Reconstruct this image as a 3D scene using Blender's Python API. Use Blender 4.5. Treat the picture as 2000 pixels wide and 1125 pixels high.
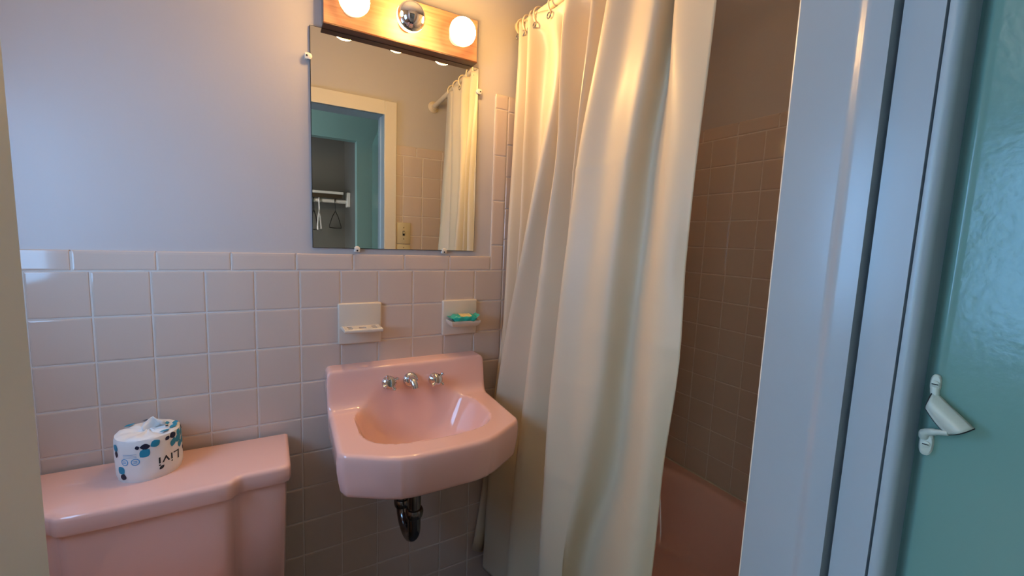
import bpy, bmesh, math, random
from mathutils import Vector, Matrix
random.seed(7)
PI = math.pi
U = 0.1095            # wall tile pitch (4 1/4 inch tile and joint)
H0 = 11 * U           # height of the line under the wainscot cap
XR = 2.0775           # right (tub) wall
XL = -0.17            # left wall
YF = -1.0512          # front (door) wall, bathroom face
YB = -1.187           # front wall, passage face
ZC = 2.32             # ceiling

for o in list(bpy.data.objects): bpy.data.objects.remove(o)
scene = bpy.context.scene
COL = scene.collection

# ------------------------------------------------------------------ camera
def cam_axes(yaw, pitch, roll):
    f = Vector((math.sin(yaw)*math.cos(pitch), math.cos(yaw)*math.cos(pitch), math.sin(pitch)))
    r = f.cross(Vector((0, 0, 1))).normalized(); u = r.cross(f)
    c, s = math.cos(roll), math.sin(roll)
    return c*r + s*u, -s*r + c*u, f
cd = bpy.data.cameras.new('camera'); cam = bpy.data.objects.new('camera', cd); COL.objects.link(cam)
r_, u_, f_ = cam_axes(0.5214, -0.1128, 0.0386)
M = Matrix((r_, u_, -f_)).transposed().to_4x4(); M.translation = (0.47455, -1.34329, 1.31451)
cam.matrix_world = M
cd.sensor_fit = 'HORIZONTAL'; cd.sensor_width = 36; cd.lens = 829.35/2000*36; cd.clip_start = 0.01
scene.camera = cam

# ------------------------------------------------------------------ world, light, exposure
w = bpy.data.worlds.new('sky'); scene.world = w; w.use_nodes = True
w.node_tree.nodes['Background'].inputs[0].default_value = (0.45, 0.62, 0.9, 1)
w.node_tree.nodes['Background'].inputs[1].default_value = 0.6
DAY = (0.27, 0.56, 1.0)          # daylight in the windows
WIN_BATH, WIN_HALL, FILL_FRONT = 10.0, 9.0, 25.0     # pane strengths; the last is an added fill light in the passage
FILL_TINT = (1.15, 0.97, 0.94)  # warm tint of the added fill pane
BULB = (1.0, 0.59, 0.205)
BULB_S = 175.0                   # the two front-emitting globes
BULB_C = 38.0                    # back half of the silvered globe
vs = scene.view_settings
vs.view_transform = 'Standard'; vs.look = 'None'; vs.exposure = 0.07; vs.gamma = 1.0; vs.use_curve_mapping = False

# ------------------------------------------------------------------ materials
def lin(c):
    return tuple((v/255/12.92 if v/255 <= .04045 else ((v/255+.055)/1.055)**2.4) for v in c)
def mat(name, rgb, rough=.5, metal=0, spec=.5, var=0, vscale=8, bump=0, bscale=60, coat=0, trans=0, emit=None, es=0, stretch=None, rgb2=None, tcol=None):
    m = bpy.data.materials.new(name); m.use_nodes = True
    nt = m.node_tree; b = nt.nodes['Principled BSDF']; c = lin(rgb)
    b.inputs['Base Color'].default_value = (*c, 1); b.inputs['Roughness'].default_value = rough
    b.inputs['Metallic'].default_value = metal; b.inputs['Specular IOR Level'].default_value = spec
    b.inputs['Coat Weight'].default_value = coat; b.inputs['Coat Roughness'].default_value = .05
    if emit: b.inputs['Emission Color'].default_value = (*emit, 1); b.inputs['Emission Strength'].default_value = es
    tc = nt.nodes.new('ShaderNodeTexCoord'); src = tc.outputs['Object']
    if stretch:
        mp = nt.nodes.new('ShaderNodeMapping'); mp.inputs['Scale'].default_value = stretch
        nt.links.new(src, mp.inputs[0]); src = mp.outputs[0]
    if var or rgb2:
        n = nt.nodes.new('ShaderNodeTexNoise'); n.inputs['Scale'].default_value = vscale; n.inputs['Detail'].default_value = 5
        nt.links.new(src, n.inputs['Vector'])
        rp = nt.nodes.new('ShaderNodeValToRGB'); rp.color_ramp.elements[0].position = .3; rp.color_ramp.elements[1].position = .7
        c2 = lin(rgb2) if rgb2 else tuple(v*(1-var) for v in c)
        rp.color_ramp.elements[0].color = (*c2, 1); rp.color_ramp.elements[1].color = (*c, 1)
        nt.links.new(n.outputs['Fac'], rp.inputs[0]); nt.links.new(rp.outputs[0], b.inputs['Base Color'])
    if bump:
        n2 = nt.nodes.new('ShaderNodeTexNoise'); n2.inputs['Scale'].default_value = bscale; n2.inputs['Detail'].default_value = 4
        nt.links.new(src, n2.inputs['Vector'])
        bp = nt.nodes.new('ShaderNodeBump'); bp.inputs['Strength'].default_value = bump; bp.inputs['Distance'].default_value = .002
        nt.links.new(n2.outputs['Fac'], bp.inputs['Height']); nt.links.new(bp.outputs[0], b.inputs['Normal'])
    if trans:
        t = nt.nodes.new('ShaderNodeBsdfTranslucent'); t.inputs[0].default_value = (*(lin(tcol) if tcol else c), 1)
        mx = nt.nodes.new('ShaderNodeMixShader'); mx.inputs[0].default_value = trans
        out = nt.nodes['Material Output']
        nt.links.new(b.outputs[0], mx.inputs[1]); nt.links.new(t.outputs[0], mx.inputs[2]); nt.links.new(mx.outputs[0], out.inputs[0])
    return m
def glow(name, rgb, s):
    m = bpy.data.materials.new(name); m.use_nodes = True; nt = m.node_tree
    e = nt.nodes.new('ShaderNodeEmission'); e.inputs[0].default_value = (*rgb, 1); e.inputs[1].default_value = s
    nt.links.new(e.outputs[0], nt.nodes['Material Output'].inputs[0]); return m
MT = dict(
 paint=mat('wall_paint', (198, 191, 187), .35, var=.03, vscale=3, bump=.25, bscale=35),
 tile=mat('glazed_tile', (206, 188, 174), .07, var=.03, vscale=1.5),
 grout=mat('grout', (224, 213, 203), .8, var=.1, vscale=30),
 capt=mat('bullnose_tile', (208, 190, 176), .07),
 white_tile=mat('white_porcelain', (212, 201, 184), .15),
 pink=mat('pink_porcelain', (238, 193, 181), .10, coat=.3),
 chrome=mat('chrome', (215, 215, 218), .08, 1),
 dark_chrome=mat('trap_chrome', (120, 118, 116), .16, 1),  # dark_chrome: darker, rougher chrome for the sink trap
 mirror=mat('silvered_glass', (228, 232, 226), .0, 1),
 black=mat('black_edge', (22, 22, 22), .4),
 plastic=mat('clear_clip_plastic', (232, 225, 210), .25),
 wood=mat('light_oak', (192, 142, 112), .5, stretch=(3, 40, 60), vscale=2.5, rgb2=(170, 116, 86)),
 wood_dark=mat('dark_oak', (96, 56, 38), .4, stretch=(3, 40, 60), vscale=2.5, var=.35),  # darker oak for the lamp bar's lip and middle socket
 steel=mat('lamp_housing_metal', (128, 132, 140), .35, .7),
 curtain=mat('cream_vinyl_curtain', (230, 219, 193), .42, var=.03, vscale=4, bump=.15, bscale=9, trans=.26, tcol=(242, 198, 132)),
 rod=mat('cream_rod', (226, 206, 172), .3),
 ring=mat('cream_ring_plastic', (232, 212, 178), .3),
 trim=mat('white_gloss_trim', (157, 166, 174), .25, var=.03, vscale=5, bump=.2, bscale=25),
 casing=mat('cream_casing', (226, 216, 196), .3, bump=.15, bscale=25),
 jambl=mat('gray_gloss_trim', (200, 208, 214), .4, bump=.15, bscale=25),
 door=mat('green_gloss_door', (105, 140, 132), .17, var=.05, vscale=5, bump=.10, bscale=120),
 hall=mat('green_wall_paint', (136, 173, 170), .5, var=.04, vscale=3),
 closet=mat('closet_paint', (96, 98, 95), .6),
 floor=mat('mosaic_floor', (92, 92, 98), .5, var=.5, vscale=60),
 hallfloor=mat('brown_floor', (152, 142, 130), .7, var=.2, vscale=9),
 ceil=mat('ceiling_paint', (228, 222, 212), .7),
 latch=mat('painted_latch', (178, 184, 172), .35, bump=.3, bscale=90),
 latch_edge=mat('bare_iron', (34, 32, 34), .5, .4),
 paper=mat('paper_wrapper', (236, 234, 230), .45, bump=.5, bscale=28),
 teal=mat('print_teal', (34, 140, 172), .45), navy=mat('print_navy', (18, 30, 58), .45), inkblue=mat('print_blue', (96, 165, 212), .5),
 ink=mat('print_black', (22, 38, 46), .45), graytext=mat('print_gray', (150, 178, 205), .5),
 soapwrap=mat('teal_soap_wrapper', (30, 168, 152), .25, bump=.4, bscale=70), soaplabel=mat('cream_soap_label', (226, 208, 146), .3, rgb2=(206, 180, 110), vscale=120),
 beige=mat('beige_plate', (206, 190, 150), .4), brass=mat('dull_screw', (150, 135, 105), .4, .6),
 shelf=mat('shelf_white', (205, 205, 200), .5), hblack=mat('black_wire', (14, 14, 16), .4), hwhite=mat('white_plastic_hanger', (225, 225, 225), .4),
 bulb3=glow('lit_bulb_skirt', BULB, BULB_S*.03), bulb=glow('lit_bulb', BULB, BULB_S), bulb2=glow('lit_bulb_back', BULB, BULB_C),
 pane_b=glow('daylit_frosted_pane', DAY, WIN_BATH), pane_h=glow('daylit_pane', DAY, WIN_HALL), pane_fill=glow('added_fill_pane', FILL_TINT, FILL_FRONT),  # last pane is an added fill light
)

# ------------------------------------------------------------------ object helpers
ORG = {}
def link(o, parent=None, org=None):
    COL.objects.link(o)
    if parent is not None:
        o.parent = parent
        org = ORG[parent] if org is None else Vector(org)
        o.location = org - ORG[parent]
    else:
        org = Vector((0, 0, 0)) if org is None else Vector(org)
        o.location = org
    ORG[o] = org
    return o
def tag(o, label, cat=None, group=None):
    o['label'] = label
    if cat: o['category'] = cat
    if group: o['group'] = group
    return o
def thing(name, label, cat, org, group=None):
    return tag(link(bpy.data.objects.new(name, None), None, org), label, cat, group)
def part(name, bm, m, parent=None, org=None, smooth=False, label=None, mats=None):
    """bm holds WORLD coordinates; they are moved to the object's own origin."""
    me = bpy.data.meshes.new(name)
    o = bpy.data.objects.new(name, me)
    link(o, parent, org)
    bmesh.ops.recalc_face_normals(bm, faces=bm.faces)
    bmesh.ops.translate(bm, verts=bm.verts, vec=-ORG[o])
    for f in bm.faces: f.smooth = smooth
    bm.to_mesh(me); bm.free()
    for mm in (mats or [m]): me.materials.append(MT[mm] if isinstance(mm, str) else mm)
    if smooth == 'auto' or smooth is True:
        try: me.set_sharp_from_angle(angle=math.radians(40))
        except Exception: pass
    if label: o['label'] = label
    return o
def struct(name, bm, m, **k):
    o = part(name, bm, m, **k); o['kind'] = 'structure'; return o
def box(bm, x0, x1, y0, y1, z0, z1, bev=0, seg=2):
    b = bmesh.new()
    bmesh.ops.create_cube(b, size=1)
    bmesh.ops.scale(b, vec=(abs(x1-x0), abs(y1-y0), abs(z1-z0)), verts=b.verts)
    bmesh.ops.translate(b, vec=((x0+x1)/2, (y0+y1)/2, (z0+z1)/2), verts=b.verts)
    if bev: bmesh.ops.bevel(b, geom=list(b.edges), offset=bev, segments=seg, profile=.5, affect='EDGES', clamp_overlap=True)
    merge(bm, b); return bm
def merge(bm, b, mx=None):
    if mx is not None: bmesh.ops.transform(b, matrix=mx, verts=b.verts)
    mp = {v: bm.verts.new(v.co) for v in b.verts}
    for f in b.faces:
        nf = bm.faces.new([mp[v] for v in f.verts]); nf.material_index = f.material_index
    b.free()
def B(*a, **k): return box(bmesh.new(), *a, **k)
def frame_from(d):
    d = Vector(d).normalized(); a = Vector((0, 0, 1)) if abs(d.z) < .9 else Vector((1, 0, 0))
    s = d.cross(a).normalized(); return s, d.cross(s).normalized(), d
def tube(bm, pts, rad, n=12, caps=True, closed=False):
    pts = [Vector(p) for p in pts]; N = len(pts)
    rads = rad if isinstance(rad, (list, tuple)) else [rad]*N
    rings = []; s = None
    for i, p in enumerate(pts):
        if closed: d = pts[(i+1) % N] - pts[i-1]
        else: d = pts[min(i+1, N-1)] - pts[max(i-1, 0)]
        d.normalize()
        if s is None: s, t, _ = frame_from(d)
        else:
            s = (s - d*s.dot(d)).normalized(); t = d.cross(s)
        rings.append([bm.verts.new(p + rads[i]*(math.cos(2*PI*k/n)*s + math.sin(2*PI*k/n)*t)) for k in range(n)])
    rng = range(N) if closed else range(N-1)
    for i in rng:
        A, C = rings[i], rings[(i+1) % N]
        for k in range(n): bm.faces.new((A[k], A[(k+1) % n], C[(k+1) % n], C[k]))
    if caps and not closed:
        bm.faces.new(rings[0][::-1]); bm.faces.new(rings[-1])
    return bm
def lathe(bm, prof, org, axis=(0, 0, 1), n=24):
    """prof: list of (radius, along axis)."""
    s, t, d = frame_from(axis); org = Vector(org); rings = []
    for r, h in prof:
        if r < 1e-6: rings.append([bm.verts.new(org + d*h)])
        else: rings.append([bm.verts.new(org + d*h + r*(math.cos(2*PI*k/n)*s + math.sin(2*PI*k/n)*t)) for k in range(n)])
    for A, C in zip(rings, rings[1:]):
        for k in range(n):
            vs_ = [A[k % len(A)], A[(k+1) % len(A)], C[(k+1) % len(C)], C[k % len(C)]]
            vs_ = list(dict.fromkeys(vs_))
            if len(vs_) > 2: bm.faces.new(vs_)
    if len(rings[0]) > 1: bm.faces.new(rings[0][::-1])
    if len(rings[-1]) > 1: bm.faces.new(rings[-1])
    return bm
def prism(bm, poly, z0, z1):
    a = [bm.verts.new((x, y, z0)) for x, y in poly]; b = [bm.verts.new((x, y, z1)) for x, y in poly]
    n = len(poly)
    for i in range(n): bm.faces.new((a[i], a[(i+1) % n], b[(i+1) % n], b[i]))
    bm.faces.new(a[::-1]); bm.faces.new(b); return bm
def grid(bm, P, closed_u=False):
    V = [[bm.verts.new(p) for p in row] for row in P]
    for i in range(len(V)-1):
        n = len(V[i])
        for j in range(n if closed_u else n-1):
            bm.faces.new((V[i][j], V[i][(j+1) % n], V[i+1][(j+1) % n], V[i+1][j]))
    return V
def sst(a, b, x):
    t = min(1, max(0, (x-a)/(b-a))); return t*t*(3-2*t)
def cr(p0, p1, p2, p3, t):
    return .5*((2*p1) + (-p0+p2)*t + (2*p0-5*p1+4*p2-p3)*t*t + (-p0+3*p1-3*p2+p3)*t**3)
def spline(pts, n):
    pts = [Vector(p) for p in pts]; out = []
    for i in range(len(pts)-1):
        a = pts[max(i-1, 0)]; d = pts[min(i+2, len(pts)-1)]
        for k in range(n): out.append(cr(a, pts[i], pts[i+1], d, k/n))
    out.append(pts[-1]); return out
def copy_tree(o, parent=None):
    c = o.copy(); COL.objects.link(c); c.parent = parent; ORG[c] = ORG[o].copy()
    for ch in list(o.children): copy_tree(ch, c)
    return c

# ------------------------------------------------------------------ structure
struct('floor', B(XL, XR, YF, .006, -.04, 0), 'floor')
struct('floor_hall', B(-2.6, 2.2, -2.9, YF, -.05, 0), 'hallfloor')
struct('ceiling', B(-2.7, XR+.1, -2.95, .1, ZC, ZC+.05), 'ceil')
wall_back = struct('wall_back', B(XL-.1, XR+.1, .006, .1, -.04, ZC), 'paint')
wall_right = struct('wall_right', B(XR+.006, XR+.1, YF-.2, .006, -.04, ZC), 'paint')
YS0, YS1, ZS0, ZS1 = -.78, -.28, 1.09, 1.72       # bathroom window opening
bm = B(XL-.1, XL-.006, YF, YS0, -.04, ZC); box(bm, XL-.1, XL-.006, YS1, .006, -.04, ZC)
box(bm, XL-.1, XL-.006, YS0, YS1, -.04, ZS0); box(bm, XL-.1, XL-.006, YS0, YS1, ZS1, ZC)
wall_left = struct('wall_left', bm, 'paint')
XD0, XD1, ZD = .37, 1.018, 1.95                   # door opening
bm = B(XL-.1, XD0-.02, YB+.02, YF-.006, -.04, ZC); box(bm, XD1+.045, XR+.006, YB+.02, YF-.006, -.04, ZC)
box(bm, XD0-.02, XD1+.045, YB+.02, YF-.006, ZD+.02, ZC)
wall_front = struct('wall_front', bm, 'paint')
bm = B(-.72, XD0-.07, YB, YB+.02, -.04, ZC); box(bm, -2.6, -1.72, YB, YB+.02, -.04, ZC); box(bm, -1.72, -.72, YB, YB+.02, -.04, .8); box(bm, -1.72, -.72, YB, YB+.02, 2.05, ZC); box(bm, XD1+.075, 2.2, YB, YB+.02, -.04, ZC); box(bm, XD0-.07, XD1+.075, YB, YB+.02, ZD+.07, ZC)
struct('wall_hall_front', bm, 'hall')
CX0, CX1, CY, CZ = -.35, 1.08, -2.2, 2.025          # closet opening
bm = B(-2.6, CX0, CY-.08, CY, 0, ZC); box(bm, CX1, 2.2, CY-.08, CY, 0, ZC); box(bm, CX0, CX1, CY-.08, CY, CZ, ZC)
struct('wall_hall_rear', bm, 'hall')
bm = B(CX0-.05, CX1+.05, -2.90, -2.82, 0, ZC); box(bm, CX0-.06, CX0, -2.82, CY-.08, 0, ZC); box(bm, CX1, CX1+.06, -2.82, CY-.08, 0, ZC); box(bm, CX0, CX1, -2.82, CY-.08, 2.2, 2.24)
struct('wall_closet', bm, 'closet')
struct('wall_hall_right', B(2.1, 2.2, CY-.08, YB, 0, ZC), 'hall')
bm = B(-2.7, -2.6, CY-.08, -2.1, 0, ZC); box(bm, -2.7, -2.6, -1.25, YF, 0, ZC); box(bm, -2.7, -2.6, -2.1, -1.25, 0, .75); box(bm, -2.7, -2.6, -2.1, -1.25, 2.1, ZC)
struct('wall_hall_left', bm, 'hall')

# windows
def window(name, x, y0, y1, z0, z1, pane, mid):
    o = struct(name, B(x-.030, x-.025, y0+.02, y1-.02, z0+.02, z1-.02), pane)
    bm = B(x-.06, x+.004, y0, y0+.035, z0, z1, bev=.003); box(bm, x-.06, x+.004, y1-.035, y1, z0, z1, bev=.003)
    box(bm, x-.06, x+.004, y0, y1, z1-.035, z1, bev=.003); box(bm, x-.06, x+.004, y0, y1, z0, z0+.035, bev=.003)
    if mid: box(bm, x-.06, x-.01, y0, y1, (z0+z1)/2-.015, (z0+z1)/2+.015)
    part('window_frame', bm, 'trim', o)
    part('window_sill', B(x-.06, x+.03, y0-.02, y1+.02, z0-.022, z0, bev=.004), 'trim', o)
    return o
window('window_1', XL-.004, YS0, YS1, ZS0, ZS1, 'pane_b', False)
window('window_2', -2.598, -2.1, -1.25, .75, 2.1, 'pane_h', True)

o = struct('added_fill_window', B(-1.70, -.74, YB+.055, YB+.06, .82, 2.03), 'pane_fill')  # glowing pane added to brighten the passage rear wall, framed like a window
bm = B(-1.72, -1.68, YB-.004, YB+.07, .8, 2.05, bev=.003); box(bm, -.76, -.72, YB-.004, YB+.07, .8, 2.05, bev=.003); box(bm, -1.72, -.72, YB-.004, YB+.07, 2.01, 2.05, bev=.003); box(bm, -1.72, -.72, YB-.004, YB+.07, .8, .84, bev=.003); box(bm, -1.235, -1.205, YB+.01, YB+.054, .84, 2.01)
part('window_frame', bm, 'trim', o)  # frame round the added fill pane
# door trim: bathroom-side casing
struct('trim_1', B(XD1+.0065, XD1+.07, YF-.008, YF+.012, 0, ZD+.07, bev=.003), 'casing')
struct('trim_2', B(XD0-.07, XD0-.0065, YF-.008, YF+.012, 0, ZD+.07, bev=.003), 'casing')
struct('trim_3', B(XD0-.0064, XD1+.0064, YF-.008, YF+.012, ZD, ZD+.07, bev=.0008), 'casing')
# right jamb: one moulded section with its stop, rabbet and gaps
prof = [(1.0235, -1.0425), (1.0215, -1.0435), (1.021, -1.0455), (1.021, -1.1025), (1.0205, -1.1055), (1.0190, -1.1085), (1.0170, -1.1115), (1.0158, -1.1145), (1.0155, -1.118), (1.0155, -1.1360), (1.047, -1.1352), (1.047, -1.1424),
        (1.020, -1.1424), (1.020, -1.1742), (1.032, -1.1740), (1.032, -1.1764), (1.020, -1.1766), (1.0203, -1.1800), (1.0215, -1.1830), (1.0240, -1.1855), (1.0275, -1.1868), (1.033, -1.187), (1.065, -1.187), (1.065, -1.0425)]
struct('trim_4', prism(bmesh.new(), prof, 0, ZD+.02), 'trim', smooth=True)
bm = B(XD0-.03, XD0, YB+.002, YF+.006, 0, ZD-.0005, bev=.002)
struct('trim_5', bm, 'jambl')
bm = B(XD0, XD1, YB+.002, YF, ZD, ZD+.02); struct('trim_6', bm, 'trim')
bm = B(XD0-.07, XD0-.012, YB-.014, YB, 0, ZD+.07, bev=.003); struct('trim_7', bm, 'trim')

# ------------------------------------------------------------------ wall tiles
TM = {}
def tile_mesh(wd, ht, m='tile', gap=.0036, bull=None):
    key = (round(wd, 4), round(ht, 4), m, bull)
    if key in TM: return TM[key]
    bm = bmesh.new(); a, b = wd/2-gap/2, ht/2-gap/2
    levels = [(0, .0062), (0, .0016), (.0010, .0004), (.0038, 0)]
    rings = []
    for ins, y in levels:
        rings.append([bm.verts.new((sx*(a-ins), y, sz*(b-ins))) for sx, sz in ((-1, -1), (1, -1), (1, 1), (-1, 1))])
    for A, C in zip(rings, rings[1:]):
        for k in range(4): bm.faces.new((A[k], A[(k+1) % 4], C[(k+1) % 4], C[k]))
    bm.faces.new(rings[-1])
    if bull:      # rounded free edge: 't' top or 'l' left
        for R in rings[2:]:
            for v in R:
                if bull == 't' and v.co.z > 0: v.co.z -= .004 if v.co.y < .0002 else .0012
                if bull == 'l' and v.co.x < 0: v.co.x += .004 if v.co.y < .0002 else .0012
    bmesh.ops.recalc_face_normals(bm, faces=bm.faces)
    me = bpy.data.meshes.new('tile'); bm.to_mesh(me); bm.free(); me.materials.append(MT[m])
    TM[key] = me; return me
RZ = {'back': 0, 'right': -PI/2, 'front': PI, 'left': PI/2}
def place_tile(wall, side, a0, a1, z0, z1, m='tile', bull=None, name='tile'):
    """a = world x (back, front) or world y (right, left)."""
    o = bpy.data.objects.new(name, tile_mesh(a1-a0, z1-z0, m, bull=bull))
    c = (a0+a1)/2; z = (z0+z1)/2
    p = {'back': (c, 0, z), 'right': (XR, c, z), 'front': (c, YF, z), 'left': (XL, c, z)}[side]
    link(o, wall, p)
    j = .0016
    o.rotation_euler = (random.uniform(-j, j), 0, RZ[side] + random.uniform(-j, j))
    return o
def zr(r): return H0 - r*U
def rows(wall, side, xs, r0, r1, skip=()):
    for i in range(len(xs)-1):
        for r in range(r0, r1):
            if (i, r) in skip: continue
            place_tile(wall, side, xs[i], xs[i+1], max(zr(r+1), 0), zr(r))
# back wall: grout bed and tiles
bm = B(XL, 1.1545, .0019, .0062, 0, H0+.046); box(bm, 1.1545, XR, .0019, .0062, 0, H0+5*U+.046)
part('grout_bed', bm, 'grout', wall_back)
xs = [XL] + [c*U for c in range(-1, 11)] + [1.2045]
dish1, dish2 = 6, 9
i1, i2 = xs.index(6*U), xs.index(9*U)
rows(wall_back, 'back', xs, 0, 11, skip={(i1, 1), (i2, 1)})
seam = [.0793+.1535*k for k in range(-2, 7)]
seam = [XL] + [s for s in seam if s > XL+.02] + [1.1545]
for a, b in zip(seam, seam[1:]): place_tile(wall_back, 'back', a, b, H0, H0+.0505, 'capt', 't', 'cap_tile')
zs = [H0, 1.293, 1.4475, 1.602, 1.757]
for a, b in zip(zs, zs[1:]): place_tile(wall_back, 'back', 1.1545, 1.2045, a, b, 'capt', 'l', 'trim_tile')
place_tile(wall_back, 'back', 1.1545, 1.2045, 1.757, 1.806, 'capt', 't', 'cap_tile')
xt = [1.2045] + [XR-U*k for k in range(7, -1, -1)]
rows(wall_back, 'back', xt, -5, 9)
cs = [1.2045] + [1.36+.1535*k for k in range(5)] + [XR]
for a, b in zip(cs, cs[1:]): place_tile(wall_back, 'back', a, b, 1.7525, 1.806, 'capt', 't', 'cap_tile')
# right wall
part('grout_bed', B(XR+.0019, XR+.0062, YF, .0019, 0, H0+5*U+.046), 'grout', wall_right)
ys = [YF] + [-1.5581*U - k*U for k in range(7, -2, -1)] + [0]
rows(wall_right, 'right', ys, -5, 9)
cs = [YF] + [-.1238-.1546*k for k in range(5, -1, -1)] + [0]
for a, b in zip(cs, cs[1:]): place_tile(wall_right, 'right', a, b, 1.7525, 1.806, 'capt', 't', 'cap_tile')
# front wall beside the door
part('grout_bed', B(XD1+.07, XR, YF-.0062, YF-.0019, 0, H0+5*U+.046), 'grout', wall_front)
xf = [XD1+.07, 1.1275] + [1.1275+U*k for k in range(1, 9)] + [XR]
rows(wall_front, 'front', xf, -5, 9)
cs = [XD1+.07] + [1.201+.1535*k for k in range(6)] + [XR]
for a, b in zip(cs, cs[1:]): place_tile(wall_front, 'front', a, b, 1.7525, 1.806, 'capt', 't', 'cap_tile')
# left wall and the front wall left of the door: wainscot
part('grout_bed', B(XL-.0062, XL-.0019, YF, .0019, 0, 1.085), 'grout', wall_left)
yl = [YF] + [-U*k for k in range(9, -1, -1)]
rows(wall_left, 'left', yl, 2, 11)
for a, b in zip(yl, yl[1:]): place_tile(wall_left, 'left', a, b, zr(2), zr(2)+.10, 'capt', 't', 'cap_tile')

# ------------------------------------------------------------------ bathtub
def bathtub():
    t = thing('bathtub', 'pink enamel bathtub behind the cream shower curtain', 'bathtub', (1.65, -.525, 0))
    x0, x1, y0, y1, zr_, zb = 1.245, XR-.0005, YF+.001, -.0005, .327, .05
    nu, nv = 56, 64
    def us(n): return [.5-.5*math.cos(PI*(k/n)) for k in range(n+1)]
    rows_ = []
    for a in us(nu):
        x = x0 + a*(x1-x0); row = []
        for b in us(nv):
            y = y0 + b*(y1-y0)
            ex = min((x-x0-.055)/.30, (x1-x-.045)/.30); ey = min((y-y0-.06)/.40, (y1-y-.05)/.40)
            hx, hy = (x0+.055+x1-.045)/2, (y0+.06+y1-.05)/2
            qx, qy = abs(x-hx)/((x1-.045-x0-.055)/2), abs(y-hy)/((y1-.05-y0-.06)/2)
            d = 1-(qx**5+qy**5)**.2
            s = sst(0, .34, d) if d > 0 else 0
            z = zr_ - (zr_-zb)*s
            if x-x0 < .02: z -= .02-math.sqrt(max(0, .02**2-(.02-(x-x0))**2))
            row.append((x, y, z))
        rows_.append(row)
    bm = bmesh.new(); V = grid(bm, rows_)
    lo = [bm.verts.new((x0, v.co.y, 0)) for v in V[0]]
    for k in range(len(lo)-1): bm.faces.new((V[0][k], V[0][k+1], lo[k+1], lo[k]))
    part('tub_basin', bm, 'pink', t, smooth=True)
    bm = B(XR-.008, XR+.001, YF+.01, -.002, .323, .331, bev=.003); part('caulk_line', bm, 'white_tile', t)
    bm = lathe(bmesh.new(), [(.0, .0), (.022, .0), (.022, .004), (.012, .006), (0, .006)], (1.66, -.2, .051)); part('drain', bm, 'chrome', t, smooth=True)
bathtub()

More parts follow.
